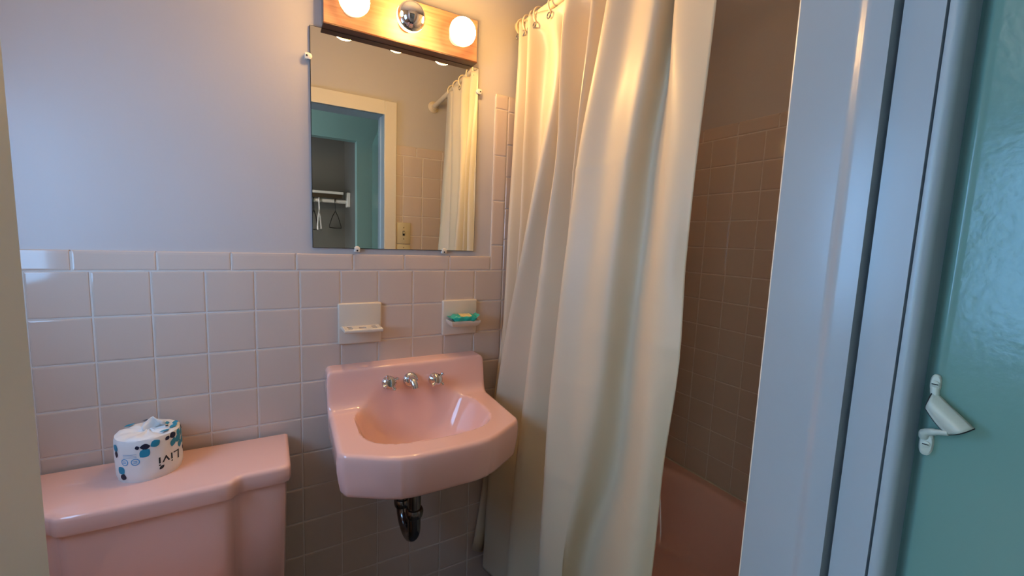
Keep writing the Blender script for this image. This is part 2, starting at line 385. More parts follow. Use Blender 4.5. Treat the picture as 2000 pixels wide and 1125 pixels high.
# ------------------------------------------------------------------ wash basin
def washbasin():
    t = thing('wall_sink', 'pink wall-hung porcelain sink under the mirror', 'sink', (.861, -.2, .684))
    hw = .248; xc0 = .861
    def yfront(u):
        a = abs(u); y = -.416 + .082*max(0, (a-.47)/.53)**1.0
        y -= -.006*math.exp(-((a-.47)/.10)**2)
        if a > .93: y += .020*((a-.93)/.07)**2.4
        return y
    uu = []
    for k in range(0, 13): uu.append(-1 + .12*(k/12)**1.7)
    uu += [-.88 + 1.76*k/84 for k in range(1, 84)]
    uu += [-v for v in uu[:13][::-1]]
    back = [(0, .918), (-.02, .918), (-.049, .9179), (-.0545, .9170), (-.0580, .9147), (-.0602, .911), (-.0615, .906), (-.064, .890), (-.067, .875), (-.070, .858), (-.073, .842),
            (-.0765, .829), (-.081, .819), (-.087, .8115), (-.095, .807), (-.105, .804)]
    nf = 74
    def bowl(x, y):
        bx = abs(x-.853)/.186; by = (y+.208)/(.142 if y < -.208 else .150); by = abs(by)
        p = 3.0
        d = 1-(bx**p+by**p)**(1/p)
        if d <= 0: return 0
        s = min(1, d/.62)
        return .135*(1-(1-s)**2.1) * (s/(s+.035))*1.035
    rows_ = []
    for u in uu:
        yf = yfront(u); row = []
        vs_ = []
        for y, z in back: vs_.append((y, z))
        for k in range(1, nf+1):
            q = k/nf; q = 1-(1-q)**1.35
            y = -.105 + (yf+.105)*q; vs_.append((y, .804 - .005*q))
        for y, z in vs_:
            x = xc0 + hw*u + .03*y
            es = (1-abs(u))*hw; r = .015
            if es < r: z -= r-math.sqrt(max(0, r*r-(r-es)**2))
            ef = y-yf; r = .013
            if ef < r: z -= r-math.sqrt(max(0, r*r-(r-ef)**2))
            eb = -y
            z -= bowl(x, y)
            row.append(Vector((x, y, z)))
        rows_.append(row)
    bm = bmesh.new(); V = grid(bm, rows_)
    loop = V[0][:] + [V[i][-1] for i in range(1, len(V)-1)] + V[-1][::-1]
    ctr = Vector((.861, -.17, 0)); n = len(loop)
    prev = loop; P0 = [v.co.copy() for v in loop]
    def outn(i):
        a = P0[max(i-1, 0)]; b = P0[min(i+1, n-1)]
        d = Vector((b.x-a.x, b.y-a.y, 0))
        if d.length < 1e-6: d = Vector((0, -1, 0))
        d.normalize(); o = Vector((d.y, -d.x, 0))
        if o.dot(Vector((P0[i].x-ctr.x, P0[i].y-ctr.y, 0))) < 0: o = -o
        return o
    ON = [outn(i) for i in range(n)]
    zb = .684
    for fz, ins in ((.08, -.0012), (.3, -.0008), (.6, .003), (.85, .007), (.93, .010), (.975, .015), (1, .024)):
        cur = []
        for i in range(n):
            p = P0[i]; z = p.z + (zb-p.z)*fz; o = ON[i]
            q = Vector((p.x, p.y, z)) - o*ins
            q.y = min(q.y, 0); cur.append(bm.verts.new(q))
        for i in range(n-1): bm.faces.new((prev[i], prev[i+1], cur[i+1], cur[i]))
        prev = cur
    bm.faces.new(prev)
    # back face
    part('basin', bm, 'pink', t, smooth=True)
    bm = lathe(bmesh.new(), [(0, 0), (.021, 0), (.021, .003), (.013, .004), (.012, .001), (0, .001)], (.845, -.215, .672)); part('drain', bm, 'chrome', t, smooth=True)
    # handles and spout on the backsplash
    fx = Vector((0, -.97, .24)).normalized()
    def handle(x, z, name, ang):
        y = -.064 - (.89-z)*.16
        bm = bmesh.new()
        lathe(bm, [(0, -.004), (.0205, -.004), (.0205, .003), (.017, .008), (.0125, .011), (.0125, .020), (.016, .024), (.017, .030), (.012, .036), (0, .038)], (x, y, z), fx, 28)
        o = part(name, bm, 'chrome', t, smooth=True)
        s, tt, d = frame_from(fx); c = Vector((x, y, z)) + fx*.030
        bm = bmesh.new()
        for k in range(4):
            a = ang + k*PI/2; dr = s*math.cos(a) + tt*math.sin(a)
            tube(bm, [c+dr*.008, c+dr*.016, c+dr*.023+fx*.001, c+dr*.026], [.0052, .0048, .0062, .003], 10)
        part('cross_lever', bm, 'chrome', o, smooth=True)
    handle(.7837, .866, 'tap_handle', .45); handle(.9307, .858, 'tap_handle', .75)
    x, z = .8519, .866; y = -.064 - (.89-z)*.16
    bm = lathe(bmesh.new(), [(0, -.004), (.023, -.004), (.0235, .003), (.021, .009), (.014, .013), (0, .014)], (x, y, z), fx, 28)
    sp = part('spout', bm, 'chrome', t, smooth=True)
    bm = tube(bmesh.new(), spline([(x, y, z+.002), (x, y-.016, z+.004), (x+.002, y-.033, z-.003), (x+.003, y-.039, z-.017)], 6), [.0125]*6+[.012]*6+[.0105]*7, 16)
    part('nozzle', bm, 'chrome', sp, smooth=True)
    # trap
    x = .822
    near, far = (x, -.222), (x, -.095)
    pts = [(near[0], near[1], .70), (near[0], near[1], .51), (near[0], near[1], .476)]
    for k in range(1, 12):
        a = PI*k/12; ym = (near[1]+far[1])/2; rr = (far[1]-near[1])/2
        pts.append((x, ym - rr*math.cos(a), .476 - .052*math.sin(a)))
    pts += [(far[0], far[1], .476), (far[0], far[1], .60)]
    tr = part('drain_trap', tube(bmesh.new(), pts, .0185, 20), 'dark_chrome', t, smooth=True)
    for (px, py), zz in ((near, .524), (far, .482)):
        bm = lathe(bmesh.new(), [(.0187, -.014), (.0235, -.012), (.0255, -.004), (.0255, .006), (.0225, .011), (.0187, .012)], (px, py, zz), (0, 0, 1), 20); part('slip_nut', bm, 'dark_chrome', tr, smooth=True)
    bm = tube(bmesh.new(), spline([(far[0], far[1], .60), (far[0], far[1]+.03, .632), (far[0], -.0, .64)], 8), .0185, 16); part('wall_pipe', bm, 'dark_chrome', tr, smooth=True)
washbasin()

# ------------------------------------------------------------------ toilet
def toilet():
    t = thing('toilet', 'pink porcelain toilet with a stepped tank lid', 'toilet', (.2395, -.12, 0))
    def outline(x0, x1, yb, inset=0):
        half = [(0, -.2370), (.06, -.2368), (.11, -.2360), (.136, -.2345), (.1465, -.2315), (.1545, -.2225), (.1625, -.2145), (.1725, -.2125), (.22, -.2125), (.2545, -.2115), (.2665, -.206), (.2705, -.194)]
        k = (x1-x0)/2/.2705; xm_ = (x0+x1)/2
        pts = [(x0, yb)] + [(xm_-x*k, y+inset) for x, y in half[:0:-1]] + [(xm_+x*k, y+inset) for x, y in half] + [(x1, yb)]
        return pts
    def loft(levels, name, m):
        bm = bmesh.new(); prev = None; first = None
        for z, ins in levels:
            o = outline(-.031+ins, .51-ins, -.012-ins*.3, ins)
            ring = [bm.verts.new((x, y, z)) for x, y in o]; n = len(ring)
            if prev:
                for k in range(n): bm.faces.new((prev[k], prev[(k+1) % n], ring[(k+1) % n], ring[k]))
            else: bm.faces.new(ring[::-1])
            prev = ring
        bm.faces.new(prev); return part(name, bm, m, t, smooth=True)
    loft([(.691, .006), (.693, .002), (.698, .0), (.724, 0), (.729, .001), (.7325, .0035), (.7345, .0075), (.735, .013)], 'tank_lid', 'pink')
    loft([(.40, .022), (.405, .018), (.60, .012), (.692, .010)], 'tank', 'pink')
    # bowl, seat and cover (below the frame)
    def oval(cx, cy, a, b, z, n=40): return [(cx+a*math.cos(2*PI*k/n), cy+b*math.sin(2*PI*k/n)*(1 if math.sin(2*PI*k/n) < 0 else .8), z) for k in range(n)]
    bm = bmesh.new(); P = [oval(.2395, -.36, .11, .16, .0), oval(.2395, -.36, .10, .15, .10), oval(.2395, -.38, .12, .18, .22), oval(.2395, -.42, .175, .24, .36), oval(.2395, -.42, .18, .245, .385), oval(.2395, -.42, .13, .19, .385), oval(.2395, -.42, .10, .14, .25), oval(.2395, -.42, .04, .05, .2)]
    V = grid(bm, P, True); bm.faces.new(V[-1]); bm.faces.new(V[0][::-1]); box(bm, .155, .325, -.22, -.015, .2, .398, bev=.02)
    part('bowl', bm, 'pink', t, smooth=True)
    bm = bmesh.new(); P = [oval(.2395, -.42, .182, .248, .39), oval(.2395, -.42, .187, .252, .40), oval(.2395, -.42, .18, .245, .425), oval(.2395, -.42, .02, .03, .43)]
    V = grid(bm, P, True); bm.faces.new(V[-1]); bm.faces.new(V[0][::-1]); part('seat_cover', bm, 'pink', t, smooth=True)
toilet()

# ------------------------------------------------------------------ wrapped toilet roll
def toilet_roll():
    cx, cy, z0, R, H = .216, -.088, .7352, .0615, .101
    t = thing('toilet_roll', 'white paper-wrapped toilet roll with teal leaf print on the tank lid', 'toilet roll', (cx, cy, z0))
    NA = 72
    def rad(phi, z):      # slightly crumpled wrapper
        k = z/H
        r = R*(1 - .05*(1-sst(0, .14, k)) - .035*sst(.86, 1, k))
        return r*(1 + .010*math.sin(3*phi+1+2*k) + .007*math.sin(7*phi+5*k) + .004*math.sin(13*phi-9*k))
    P = []
    hs = [0, .002, .006, .012] + [.02+.07*k/12 for k in range(13)] + [.095, .0985]
    for z in hs: P.append([(cx+rad(2*PI*k/NA, z)*math.cos(2*PI*k/NA), cy+rad(2*PI*k/NA, z)*math.sin(2*PI*k/NA), z0+z) for k in range(NA)])
    for f, dz in ((.93, .101), (.80, .1025), (.62, .102), (.42, .100), (.24, .099), (.12, .102)):
        P.append([(cx+f*rad(a, H)*math.cos(a), cy+f*rad(a, H)*math.sin(a), z0+dz+.0022*math.sin(9*a)*(1-abs(f-.5))+.0012*math.sin(4*a+2)) for a in [2*PI*k/NA for k in range(NA)]])
    bm = bmesh.new(); V = grid(bm, P, True); bm.faces.new(V[0][::-1]); bm.faces.new(V[-1])
    part('wrapper', bm, 'paper', t, smooth=True)
    # twisted tuft of paper on top
    bm = bmesh.new(); P = []
    for i in range(9):
        q = i/8; row = []
        for j in range(9):
            s = j/8-.5
            row.append((cx+.012+(.050-.018*q)*s+.004*math.sin(9*s+4*q), cy+.006+.012*math.sin(5*s+3*q)-.004*q, z0+.099+.029*q*(1-1.5*s*s)+.002*math.sin(14*s)))
        P.append(row)
    grid(bm, P)
    o = part('paper_tuft', bm, 'paper', t, smooth=True); o.modifiers.new('thick', 'SOLIDIFY').thickness = .0012
    PC = math.atan2(-1.3433-cy, .4746-cx)          # side facing the doorway
    def wrap(a, z, lift=.0005):
        phi = PC + a; r = rad(phi % (2*PI), z)+lift
        return (cx+r*math.cos(phi), cy+r*math.sin(phi), z0+z)
    def leaf(name, a, z, la, lz, rot, m, top=None):
        """pointed leaf; a in radians round the roll, z height, la/lz half sizes in metres."""
        bm = bmesh.new(); P = []
        for i in range(9):
            q = -1+2*i/8; wdt = (1-q*q)*1.08; row = []
            for j in range(5):
                s = (-1+2*j/4)*wdt
                x, y = q*la, s*lz
                X, Y = x*math.cos(rot)-y*math.sin(rot), x*math.sin(rot)+y*math.cos(rot)
                if top:
                    ph = PC+a; row.append((cx+top*math.cos(ph)-Y*math.cos(ph)*0-X*math.sin(ph), cy+top*math.sin(ph)+X*math.cos(ph)+Y*0+0, z0+.1045+Y*0) if False else
                               (cx+(top+Y)*math.cos(ph)-X*math.sin(ph), cy+(top+Y)*math.sin(ph)+X*math.cos(ph), z0+.1048))
                else: row.append(wrap(a+X/R, z+Y))
            P.append(row)
        grid(bm, P); part(name, bm, m, t, smooth=True)
    d = math.radians
    for a, z, la, lz, rot, m in (
        (-7, .083, .0095, .0065, .0, 'navy'), (-20, .083, .0045, .0042, .3, 'navy'), (10, .086, .0098, .0078, .5, 'teal'), (-8, .068, .0118, .0092, .75, 'teal'),
        (-68, .080, .0095, .0085, 1.2, 'teal'), (-66, .066, .0085, .006, 1.5, 'navy'), (-53, .030, .0105, .0088, -.8, 'teal'), (-49, .015, .0085, .0068, 1.2, 'navy'),
        (44, .074, .011, .0065, 1.25, 'teal'), (57, .078, .0105, .0080, 1.0, 'teal'), (62, .062, .0105, .0065, 1.6, 'teal'), (44, .091, .0082, .0070, .3, 'navy'), (32, .089, .0058, .004, .8, 'navy'),
        (60, .091, .0085, .006, .8, 'teal'), (74, .085, .010, .008, 1.2, 'teal'), (76, .066, .010, .008, .9, 'teal'), (84, .094, .006, .006, 0, 'navy'), (78, .045, .006, .006, 1, 'navy')):
        leaf('printed_leaf', d(a), z, la, lz, rot, m)
    for a, top, la, lz, rot, m in ((35, .050, .011, .0042, .2, 'teal'), (66, .050, .014, .0055, .1, 'teal'), (90, .050, .013, .005, .2, 'teal'), (70, .036, .0045, .003, 0, 'navy'), (100, .036, .010, .004, .1, 'teal'), (178, .052, .012, .005, .1, 'navy'), (-140, .052, .012, .005, .1, 'teal')):
        leaf('printed_leaf', d(a), 0, la, lz, rot, m, top)
    # round badges
    for a in (-44, -24):
        bm = bmesh.new()
        P = [[wrap(d(a)+rr*math.cos(2*PI*k/24)/R, .0505+rr*math.sin(2*PI*k/24)) for k in range(24)] for rr in (.0082, .0062)]
        grid(bm, P, True)
        for dz in (-.0018, .0016):
            grid(bm, [[wrap(d(a)+x/R, .0505+dz+yy) for x in (-.0036, -.0012, .0012, .0036)] for yy in (-.0008, .0008)])
        part('printed_badge', bm, 'inkblue', t)
    for z in (.0615, .0645, .068):
        bm = bmesh.new(); grid(bm, [[wrap(d(-34)+(-.0135+.0018*k)/R, z+yy) for k in range(16)] for yy in (-.0005, .0005)]); part('printed_line', bm, 'graytext', t)
    # the name, printed upside down
    cu = bpy.data.curves.new('txt', 'FONT'); cu.body = 'Livi'; cu.size = 1; cu.resolution_u = 3
    to = bpy.data.objects.new('txt', cu); COL.objects.link(to)
    dg = bpy.context.evaluated_depsgraph_get(); me = bpy.data.meshes.new_from_object(to.evaluated_get(dg))
    bm = bmesh.new(); bm.from_mesh(me); bpy.data.objects.remove(to); bpy.data.meshes.remove(me)
    bmesh.ops.subdivide_edges(bm, edges=bm.edges, cuts=1)
    x0 = min(v.co.x for v in bm.verts); x1 = max(v.co.x for v in bm.verts); y1 = max(v.co.y for v in bm.verts)
    for v in bm.verts:
        X = (v.co.x-x0)/(x1-x0)-.5; Y = v.co.y/y1
        v.co = Vector(wrap(d(36)-X*.048/R, .0495-Y*.022))
    part('printed_name', bm, 'ink', t)
    leaf('printed_leaf', d(19), .0245, .0062, .0035, .7, 'ink')
toilet_roll()

# ------------------------------------------------------------------ mirror, clips, lamp bar
def mirror():
    t = thing('wall_mirror', 'frameless rectangular mirror clipped to the wall above the sink', 'mirror', (.836, .004, 1.271))
    part('backing', B(.5832, 1.0883, -.0005, .0058, 1.2705, 1.8712), 'black', t)
    part('glass', B(.5845, 1.087, -.0012, -.0006, 1.2718, 1.870), 'mirror', t)
    for x, z, h in ((.580, 1.789, 0), (1.0885, 1.797, 0), (.7042, 1.2700, 1), (.9791, 1.2705, 1)):
        bm = bmesh.new()
        lathe(bm, [(0, 0), (.0072, 0), (.0082, .0012), (.0082, .0042), (.006, .0055), (0, .0056)], (x, -.0013, z), (0, -1, 0), 20)
        if h: box(bm, x-.0082, x+.0082, -.006, .0055, z-.0095, z-.002, bev=.0015)
        else:
            s = -1 if x < .8 else 1; a, b = sorted((x+s*.002, x+s*.010)); box(bm, a, b, -.006, .0055, z-.008, z+.008, bev=.0015)
        c = part('mirror_clip', bm, 'plastic', t, smooth=True)
        dx, dz = (0, -.005) if h else ((-.005 if x < .8 else .005), 0)
        part('screw', lathe(bmesh.new(), [(0, 0), (.0026, 0), (.0024, .0006), (0, .0009)], (x+dx, -.0066, z+dz), (0, -1, 0), 12), 'black', c)
mirror()
def lamp_bar():
    x0, x1, z0, z1, yf = .6145, 1.065, 1.8716, 1.998, -.033
    t = thing('vanity_light', 'oak-fronted vanity light bar with three globe bulbs above the mirror', 'light fixture', (.84, 0, z0))
    part('housing', B(x0, x1, yf+.011, .0058, z0+.0005, z1, bev=.001), 'steel', t)
    part('front_board', B(x0+.0005, x1-.0005, yf, yf+.0105, z0+.004, z1, bev=.0008), 'wood', t)
    part('bottom_lip', B(x0-.001, x1+.001, yf-.0015, .0055, z0-.0006, z0+.0036, bev=.001), 'wood_dark', t)
    for i, x in enumerate((.6846, .8370, .9930)):
        c = (x, yf-.0005, 1.9275); ax = (0, -1, 0)
        s = part('socket', lathe(bmesh.new(), [(0, 0), (.0235, 0), (.0235, .003), (.019, .006), (.0165, .012), (0, .012)], c, ax, 24), 'wood_dark' if i == 1 else 'plastic', t, smooth=True)
        R, off = .0395, .050
        th0 = math.asin(.0145/R)
        pr_ = [(.0145, .0125)] + [(R*math.sin(a), off-R*math.cos(a)) for a in [th0+(PI-th0)*k/22 for k in range(23)]]
        pr_[-1] = (0, off+R)
        bm = lathe(bmesh.new(), pr_, c, ax, 36)
        if i == 1:
            for f in bm.faces: f.material_index = 1 if (yf-.0005-f.calc_center_median().y) > off+.002 else 0
            part('bulb', bm, None, t, smooth=True, label='globe bulb with a chrome-silvered front', mats=['bulb2', 'chrome'])
        else:
            for f in bm.faces: f.material_index = 0 if (yf-.0005-f.calc_center_median().y) > off+.001 else 1
            part('bulb', bm, None, t, smooth=True, mats=['bulb', 'bulb3'])
lamp_bar()

# ------------------------------------------------------------------ ceramic holders and soap
def dish(name, label, cat, x0, x1, z0, z1, soap):
    t = thing(name, label, cat, ((x0+x1)/2, -.004, z0))
    part('back_plate', B(x0, x1, -.010, .0055, z0, z1, bev=.005, seg=3), 'white_tile', t, smooth=True)
    xm = (x0+x1)/2; zt = z0+.057
    a, b = x0+.012, x1-.012
    bm = bmesh.new()
    n = 22; yo = -.066
    if soap:
        P = []
        for i in range(n+1):
            u = i/n; x = a+(b-a)*u; row = []
            for j in range(n+1):
                v = j/n; y = -.008+(yo+.008)*v
                e = min(u, 1-u, 1-v)*(b-a)
                row.append((x, y, zt-.006*sst(.004, .018, e)))
            P.append(row)
        V = grid(bm, P)
        loop = V[0][:] + [V[i][-1] for i in range(1, n)] + V[n][::-1]
        prev = loop; c = Vector((xm, -.01, 0))
        for dz, k in ((-.006, .0), (-.012, .04), (-.020, .16)):
            cur = [bm.verts.new(((v.co.x-c.x)*(1-k)+c.x, (v.co.y-c.y)*(1-k*1.3)+c.y, zt+dz)) for v in loop]
            for i in range(len(loop)-1): bm.faces.new((prev[i], prev[i+1], cur[i+1], cur[i]))
            prev = cur
        bm.faces.new(prev)
        part('tray', bm, 'white_tile', t, smooth=True)
    else:
        # shelf pierced for tumbler and brushes: perimeter strips and bars around real openings
        holes = [(a+.010, a+.024, yo+.010, yo+.024), (a+.010, a+.024, -.034, -.022), (b-.024, b-.010, yo+.010, yo+.024), (b-.024, b-.010, -.034, -.022), (xm-.010, xm+.010, yo+.012, yo+.030)]
        gx = sorted({a, b, *[h[0] for h in holes], *[h[1] for h in holes]}); gy = sorted({yo, -.006, *[h[2] for h in holes], *[h[3] for h in holes]})
        for i in range(len(gx)-1):
            for j in range(len(gy)-1):
                cx_, cy_ = (gx[i]+gx[i+1])/2, (gy[j]+gy[j+1])/2
                if any(h[0] < cx_ < h[1] and h[2] < cy_ < h[3] for h in holes): continue
                box(bm, gx[i], gx[i+1], gy[j], gy[j+1], zt-.007, zt-.001)
        bmesh.ops.remove_doubles(bm, verts=bm.verts, dist=.00005)
        part('shelf', bm, 'white_tile', t)
        bm = bmesh.new(); tube(bm, [(a, -.008, zt-.006), (a, yo, zt-.006), (b, yo, zt-.006), (b, -.008, zt-.006)], .0062, 10); part('shelf_rim', bm, 'white_tile', t, smooth=True)
    return xm, zt
dish('toothbrush_holder', 'white ceramic toothbrush holder with pierced shelf, empty, on the tiled wall', 'toothbrush holder', .6485, .7755, .981, 1.1065, False)
xm, zt = dish('soap_dish', 'white ceramic soap dish holding the teal soap packet', 'soap dish', .9765, 1.103, .9835, 1.104, True)
def soap():
    t = thing('soap_packet', 'teal wrapped soap bar with a cream label in the right ceramic dish', 'soap', (xm-.001, -.038, zt-.006))
    L, W, Hh = .050, .026, .011
    bm = bmesh.new(); P = []; NA = 28
    for i in range(25):
        q = -1+2*i/24; aq = abs(q)
        hh = Hh*(1-sst(.62, .86, aq))+.0009; ww = W*(1-.06*sst(.5, .8, aq)+.05*sst(.86, 1, aq)); row = []
        for k in range(NA):
            a = 2*PI*k/NA; cs_, sn = math.cos(a), math.sin(a)
            X = math.copysign(abs(cs_)**.6, cs_)*ww; Z = math.copysign(abs(sn)**.6, sn)*hh
            row.append((q*L, X+.0012*math.sin(11*q+a*3), Hh+.001+Z + .012*sst(.7, 1, q) + .004*sst(.7, 1, -q)+.0007*math.sin(17*q+5*a)))
        P.append(row)
    V = grid(bm, P, True); bm.faces.new(V[0]); bm.faces.new(V[-1])
    mx = Matrix.Translation((xm-.001, -.040, zt-.0052)) @ Matrix.Rotation(-.10, 4, 'Z')
    bmesh.ops.transform(bm, matrix=mx, verts=bm.verts)
    part('wrapper', bm, 'soapwrap', t, smooth=True)
    bm = bmesh.new(); P = []
    for i in range(10):
        q = -.34+.78*i/9; row = []
        for k in range(9):
            a = PI*(.22+.60*k/8); cs_, sn = math.cos(a), math.sin(a)
            row.append((q*L, math.copysign(abs(cs_)**.6, cs_)*W+.0012*math.sin(11*q+a*3), Hh+.0016+sn**.6*(Hh+.0009)+.0007*math.sin(17*q+5*a)))
        P.append(row)
    grid(bm, P); bmesh.ops.transform(bm, matrix=mx, verts=bm.verts); part('label_print', bm, 'soaplabel', t, smooth=True)
soap()

# ------------------------------------------------------------------ shower rod, rings, curtain
RA, RBk = Vector((1.239, .004, 2.038)), Vector((1.295, YF-.004, 2.037))
def rod_at(y): k = (y-RA.y)/(RBk.y-RA.y); return RA.lerp(RBk, k)
t = thing('shower_rod', 'cream straight shower rod running from back wall to door wall', 'curtain rod', RBk)
part('rod_tube', tube(bmesh.new(), [RA, RBk], .0125, 20), 'rod', t, smooth=True)
for p, s, fr in ((RA, -1, .019), (RBk, 1, .031)):
    part('rod_flange', lathe(bmesh.new(), [(0, .0), (fr, 0), (fr, .006), (min(.024, fr), .012), (.0165, .018), (.0165, .028), (.0126, .028)], p, (0, s, 0), 24), 'rod', t, smooth=True)
Z_TOP, Z_BOT = 2.012, .10
# each column: control points (y, x, z) from hem to top; folds alternate towards and away from the room
COLS = [
 [( -.022, 1.196, .30), (-.022, 1.205, .75), (-.022, 1.212, 1.26), (-.016, 1.228, 1.87), (-.014, 1.232, 2.033)],
 [( -.050, 1.176, .14), (-.045, 1.190, .75), (-.045, 1.200, 1.26), (-.045, 1.214, 1.87), (-.040, 1.214, 2.033)],
 [( -.070, 1.215, .12), (-.066, 1.225, .75), (-.075, 1.236, 1.26), (-.070, 1.250, 1.87), (-.064, 1.252, 2.033)],
 [( -.100, 1.165, .10), (-.085, 1.195, .75), (-.102, 1.206, 1.26), (-.100, 1.214, 1.87), (-.095, 1.216, 2.033)],
 [( -.125, 1.215, .10), (-.092, 1.228, .75), (-.122, 1.236, 1.26), (-.130, 1.254, 1.87), (-.125, 1.256, 2.033)],
 [( -.045, 1.140, .10), (-.072, 1.160, .79), (-.175, 1.175, 1.264), (-.242, 1.192, 1.575), (-.255, 1.222, 1.83), (-.200, 1.240, 2.012)],
 [( -.170, 1.165, .10), (-.175, 1.200, .79), (-.232, 1.215, 1.264), (-.272, 1.240, 1.575), (-.270, 1.258, 1.83), (-.245, 1.262, 2.012)],
 [( -.245, 1.132, .10), (-.250, 1.140, .50), (-.258, 1.165, .869), (-.283, 1.185, 1.27), (-.310, 1.198, 1.566), (-.290, 1.212, 1.913), (-.285, 1.222, 2.012)],
 [( -.330, 1.180, .10), (-.335, 1.195, .50), (-.340, 1.215, .869), (-.350, 1.235, 1.27), (-.355, 1.255, 1.566), (-.345, 1.272, 1.913), (-.345, 1.274, 2.012)],
 [( -.375, 1.172, .10), (-.372, 1.178, .50), (-.370, 1.196, .869), (-.372, 1.208, 1.27), (-.378, 1.212, 1.566), (-.392, 1.226, 1.913), (-.392, 1.232, 2.012)],
 [( -.385, 1.185, .10), (-.380, 1.192, .50), (-.378, 1.204, .869), (-.382, 1.216, 1.27), (-.392, 1.222, 1.566), (-.425, 1.275, 1.913), (-.430, 1.276, 2.012)],
 [( -.455, 1.110, .10), (-.435, 1.120, .368), (-.412, 1.140, .697), (-.396, 1.160, .956), (-.404, 1.180, 1.276), (-.414, 1.200, 1.55), (-.464, 1.222, 1.917), (-.470, 1.228, 2.012)],
 [( -.530, 1.130, .10), (-.510, 1.140, .40), (-.480, 1.165, .75), (-.470, 1.188, 1.0), (-.478, 1.212, 1.276), (-.490, 1.232, 1.55), (-.535, 1.250, 1.917), (-.540, 1.256, 2.012)],
 [( -.490, 1.135, .10), (-.510, 1.150, .45), (-.545, 1.180, .80), (-.552, 1.200, 1.0), (-.556, 1.212, 1.285), (-.572, 1.222, 1.53), (-.612, 1.236, 1.86), (-.615, 1.238, 2.012)],
 [( -.520, 1.195, .10), (-.543, 1.215, .50), (-.585, 1.238, .76), (-.588, 1.250, 1.035), (-.597, 1.258, 1.287), (-.600, 1.266, 1.534), (-.628, 1.286, 1.88), (-.635, 1.288, 2.012)],
 [( -.665, 1.160, .10), (-.700, 1.175, .50), (-.710, 1.190, .78), (-.707, 1.200, .94), (-.691, 1.220, 1.292), (-.684, 1.235, 1.514), (-.660, 1.248, 1.842), (-.668, 1.248, 2.012)],
 [(-0.7296, 1.2, 0.1), (-0.7538, 1.206, 0.6386), (-0.7556, 1.21, 0.8512), (-0.7668, 1.218, 1.081), (-0.7499, 1.234, 1.2947), (-0.7508, 1.25, 1.6553), (-0.7516, 1.257, 1.8018), (-0.7525, 1.264, 2.012)],
]
def curtain():
    t = thing('shower_curtain', 'cream vinyl shower curtain hanging in loose folds from the rod', 'shower curtain', (1.22, -.37, .1))
    NZ = 190; SUB = 9
    def interp(c, q):
        zs_ = [p[2] for p in c]; z = zs_[0] + (zs_[-1]-zs_[0])*q
        i = 0
        while i < len(c)-2 and z > zs_[i+1]: i += 1
        p0, p1, p2, p3 = c[max(i-1, 0)], c[i], c[i+1], c[min(i+2, len(c)-1)]
        h = (z-p1[2])/(p2[2]-p1[2]); dz = p2[2]-p1[2]
        out = []
        for k in (0, 1):
            m1 = (p2[k]-p0[k])/max(1e-6, p2[2]-p0[2])*dz; m2 = (p3[k]-p1[k])/max(1e-6, p3[2]-p1[2])*dz
            out.append((2*h**3-3*h*h+1)*p1[k]+(h**3-2*h*h+h)*m1+(-2*h**3+3*h*h)*p2[k]+(h**3-h*h)*m2)
        return Vector((out[1], out[0], z))
    DEEP = {2: .014, 4: .016, 6: .030, 8: .030, 10: .010, 14: .012}
    P = []
    for iz in range(NZ+1):
        q = iz/NZ
        ctrl = [interp(c, q) for c in COLS]
        for i, d in DEEP.items(): ctrl[i].x += d*sst(.38, .8, ctrl[i].z)*(1-sst(1.93, 1.99, ctrl[i].z))
        row = spline(ctrl, SUB)
        for k, v in enumerate(row):        # soft vinyl ripples
            v.x += .0014*math.sin(v.z*11+k*.31)*math.sin(v.z*5.3+k*.13)
            for zc_, k0, k1 in ((1.085, 108, 150), (.655, 60, 150), (1.50, 70, 120), (.93, 96, 135), (1.20, 50, 95)):      # packing creases
                v.x -= .0016*math.exp(-((v.z-zc_-.0004*(k-k0))/.006)**2)*sst(k0, k0+8, k)*(1-sst(k1-8, k1, k))
            if v.z > 1.985: v.x = min(v.x, rod_at(v.y).x - .0145*sst(1.985, 2.012, v.z))
        P.append(row)
    bm = bmesh.new(); grid(bm, P)
    o = part('curtain_sheet', bm, 'curtain', t, smooth=True)
    sm = o.modifiers.new('thick', 'SOLIDIFY'); sm.thickness = .0008
    # turned-in strip at the wall end
    bm = bmesh.new(); P = []
    for iz in range(40):
        q = iz/39; z = .16+(2.0-.16)*q; x0 = 1.106+(1.232-1.106)*min(1, q*1.6)**.8; x1 = x0+.040*(1-q)+.004
        P.append([Vector((x0+(x1-x0)*k/6, -.016-.007*math.sin(PI*k/6)-.004*k/6, z-.022*(k/6)*(1-q))) for k in range(7)])
    grid(bm, P); o = part('turned_hem', bm, 'curtain', t, smooth=True); o.modifiers.new('thick', 'SOLIDIFY').thickness = .0008
    return t
cur = curtain()
RING_Y = [-.018, -.05, -.085, -.115, -.19, -.285, -.39, -.47, -.56, -.64, -.715]
ordw = ['first', 'second', 'third', 'fourth', 'fifth', 'sixth', 'seventh', 'eighth', 'ninth', 'tenth', 'eleventh']
for i, y in enumerate(RING_Y):
    c = rod_at(y); tilt = random.uniform(-.35, .35)
    pts = []
    for k in range(28):
        a = 2*PI*k/28; rr = .0215; v = Vector((rr*math.cos(a), 0, rr*1.25*math.sin(a)))
        v.rotate(Matrix.Rotation(tilt, 3, 'Z')); pts.append(Vector((c.x-.003, c.y, c.z-.009))+v)
    o = part('curtain_ring', tube(bmesh.new(), pts, .0028, 8, closed=True), 'ring', None, c, smooth=True)
    tag(o, f'cream plastic curtain ring, {ordw[i]} from the back wall on the shower rod', 'curtain ring', 'curtain rings on the shower rod')
    g = tube(bmesh.new(), [Vector((c.x-.020, c.y+.0085*math.cos(2*PI*k/18), 1.996+.0085*math.sin(2*PI*k/18))) for k in range(18)], .0022, 6, closed=True)
    part('grommet', g, 'chrome', cur, smooth=True)

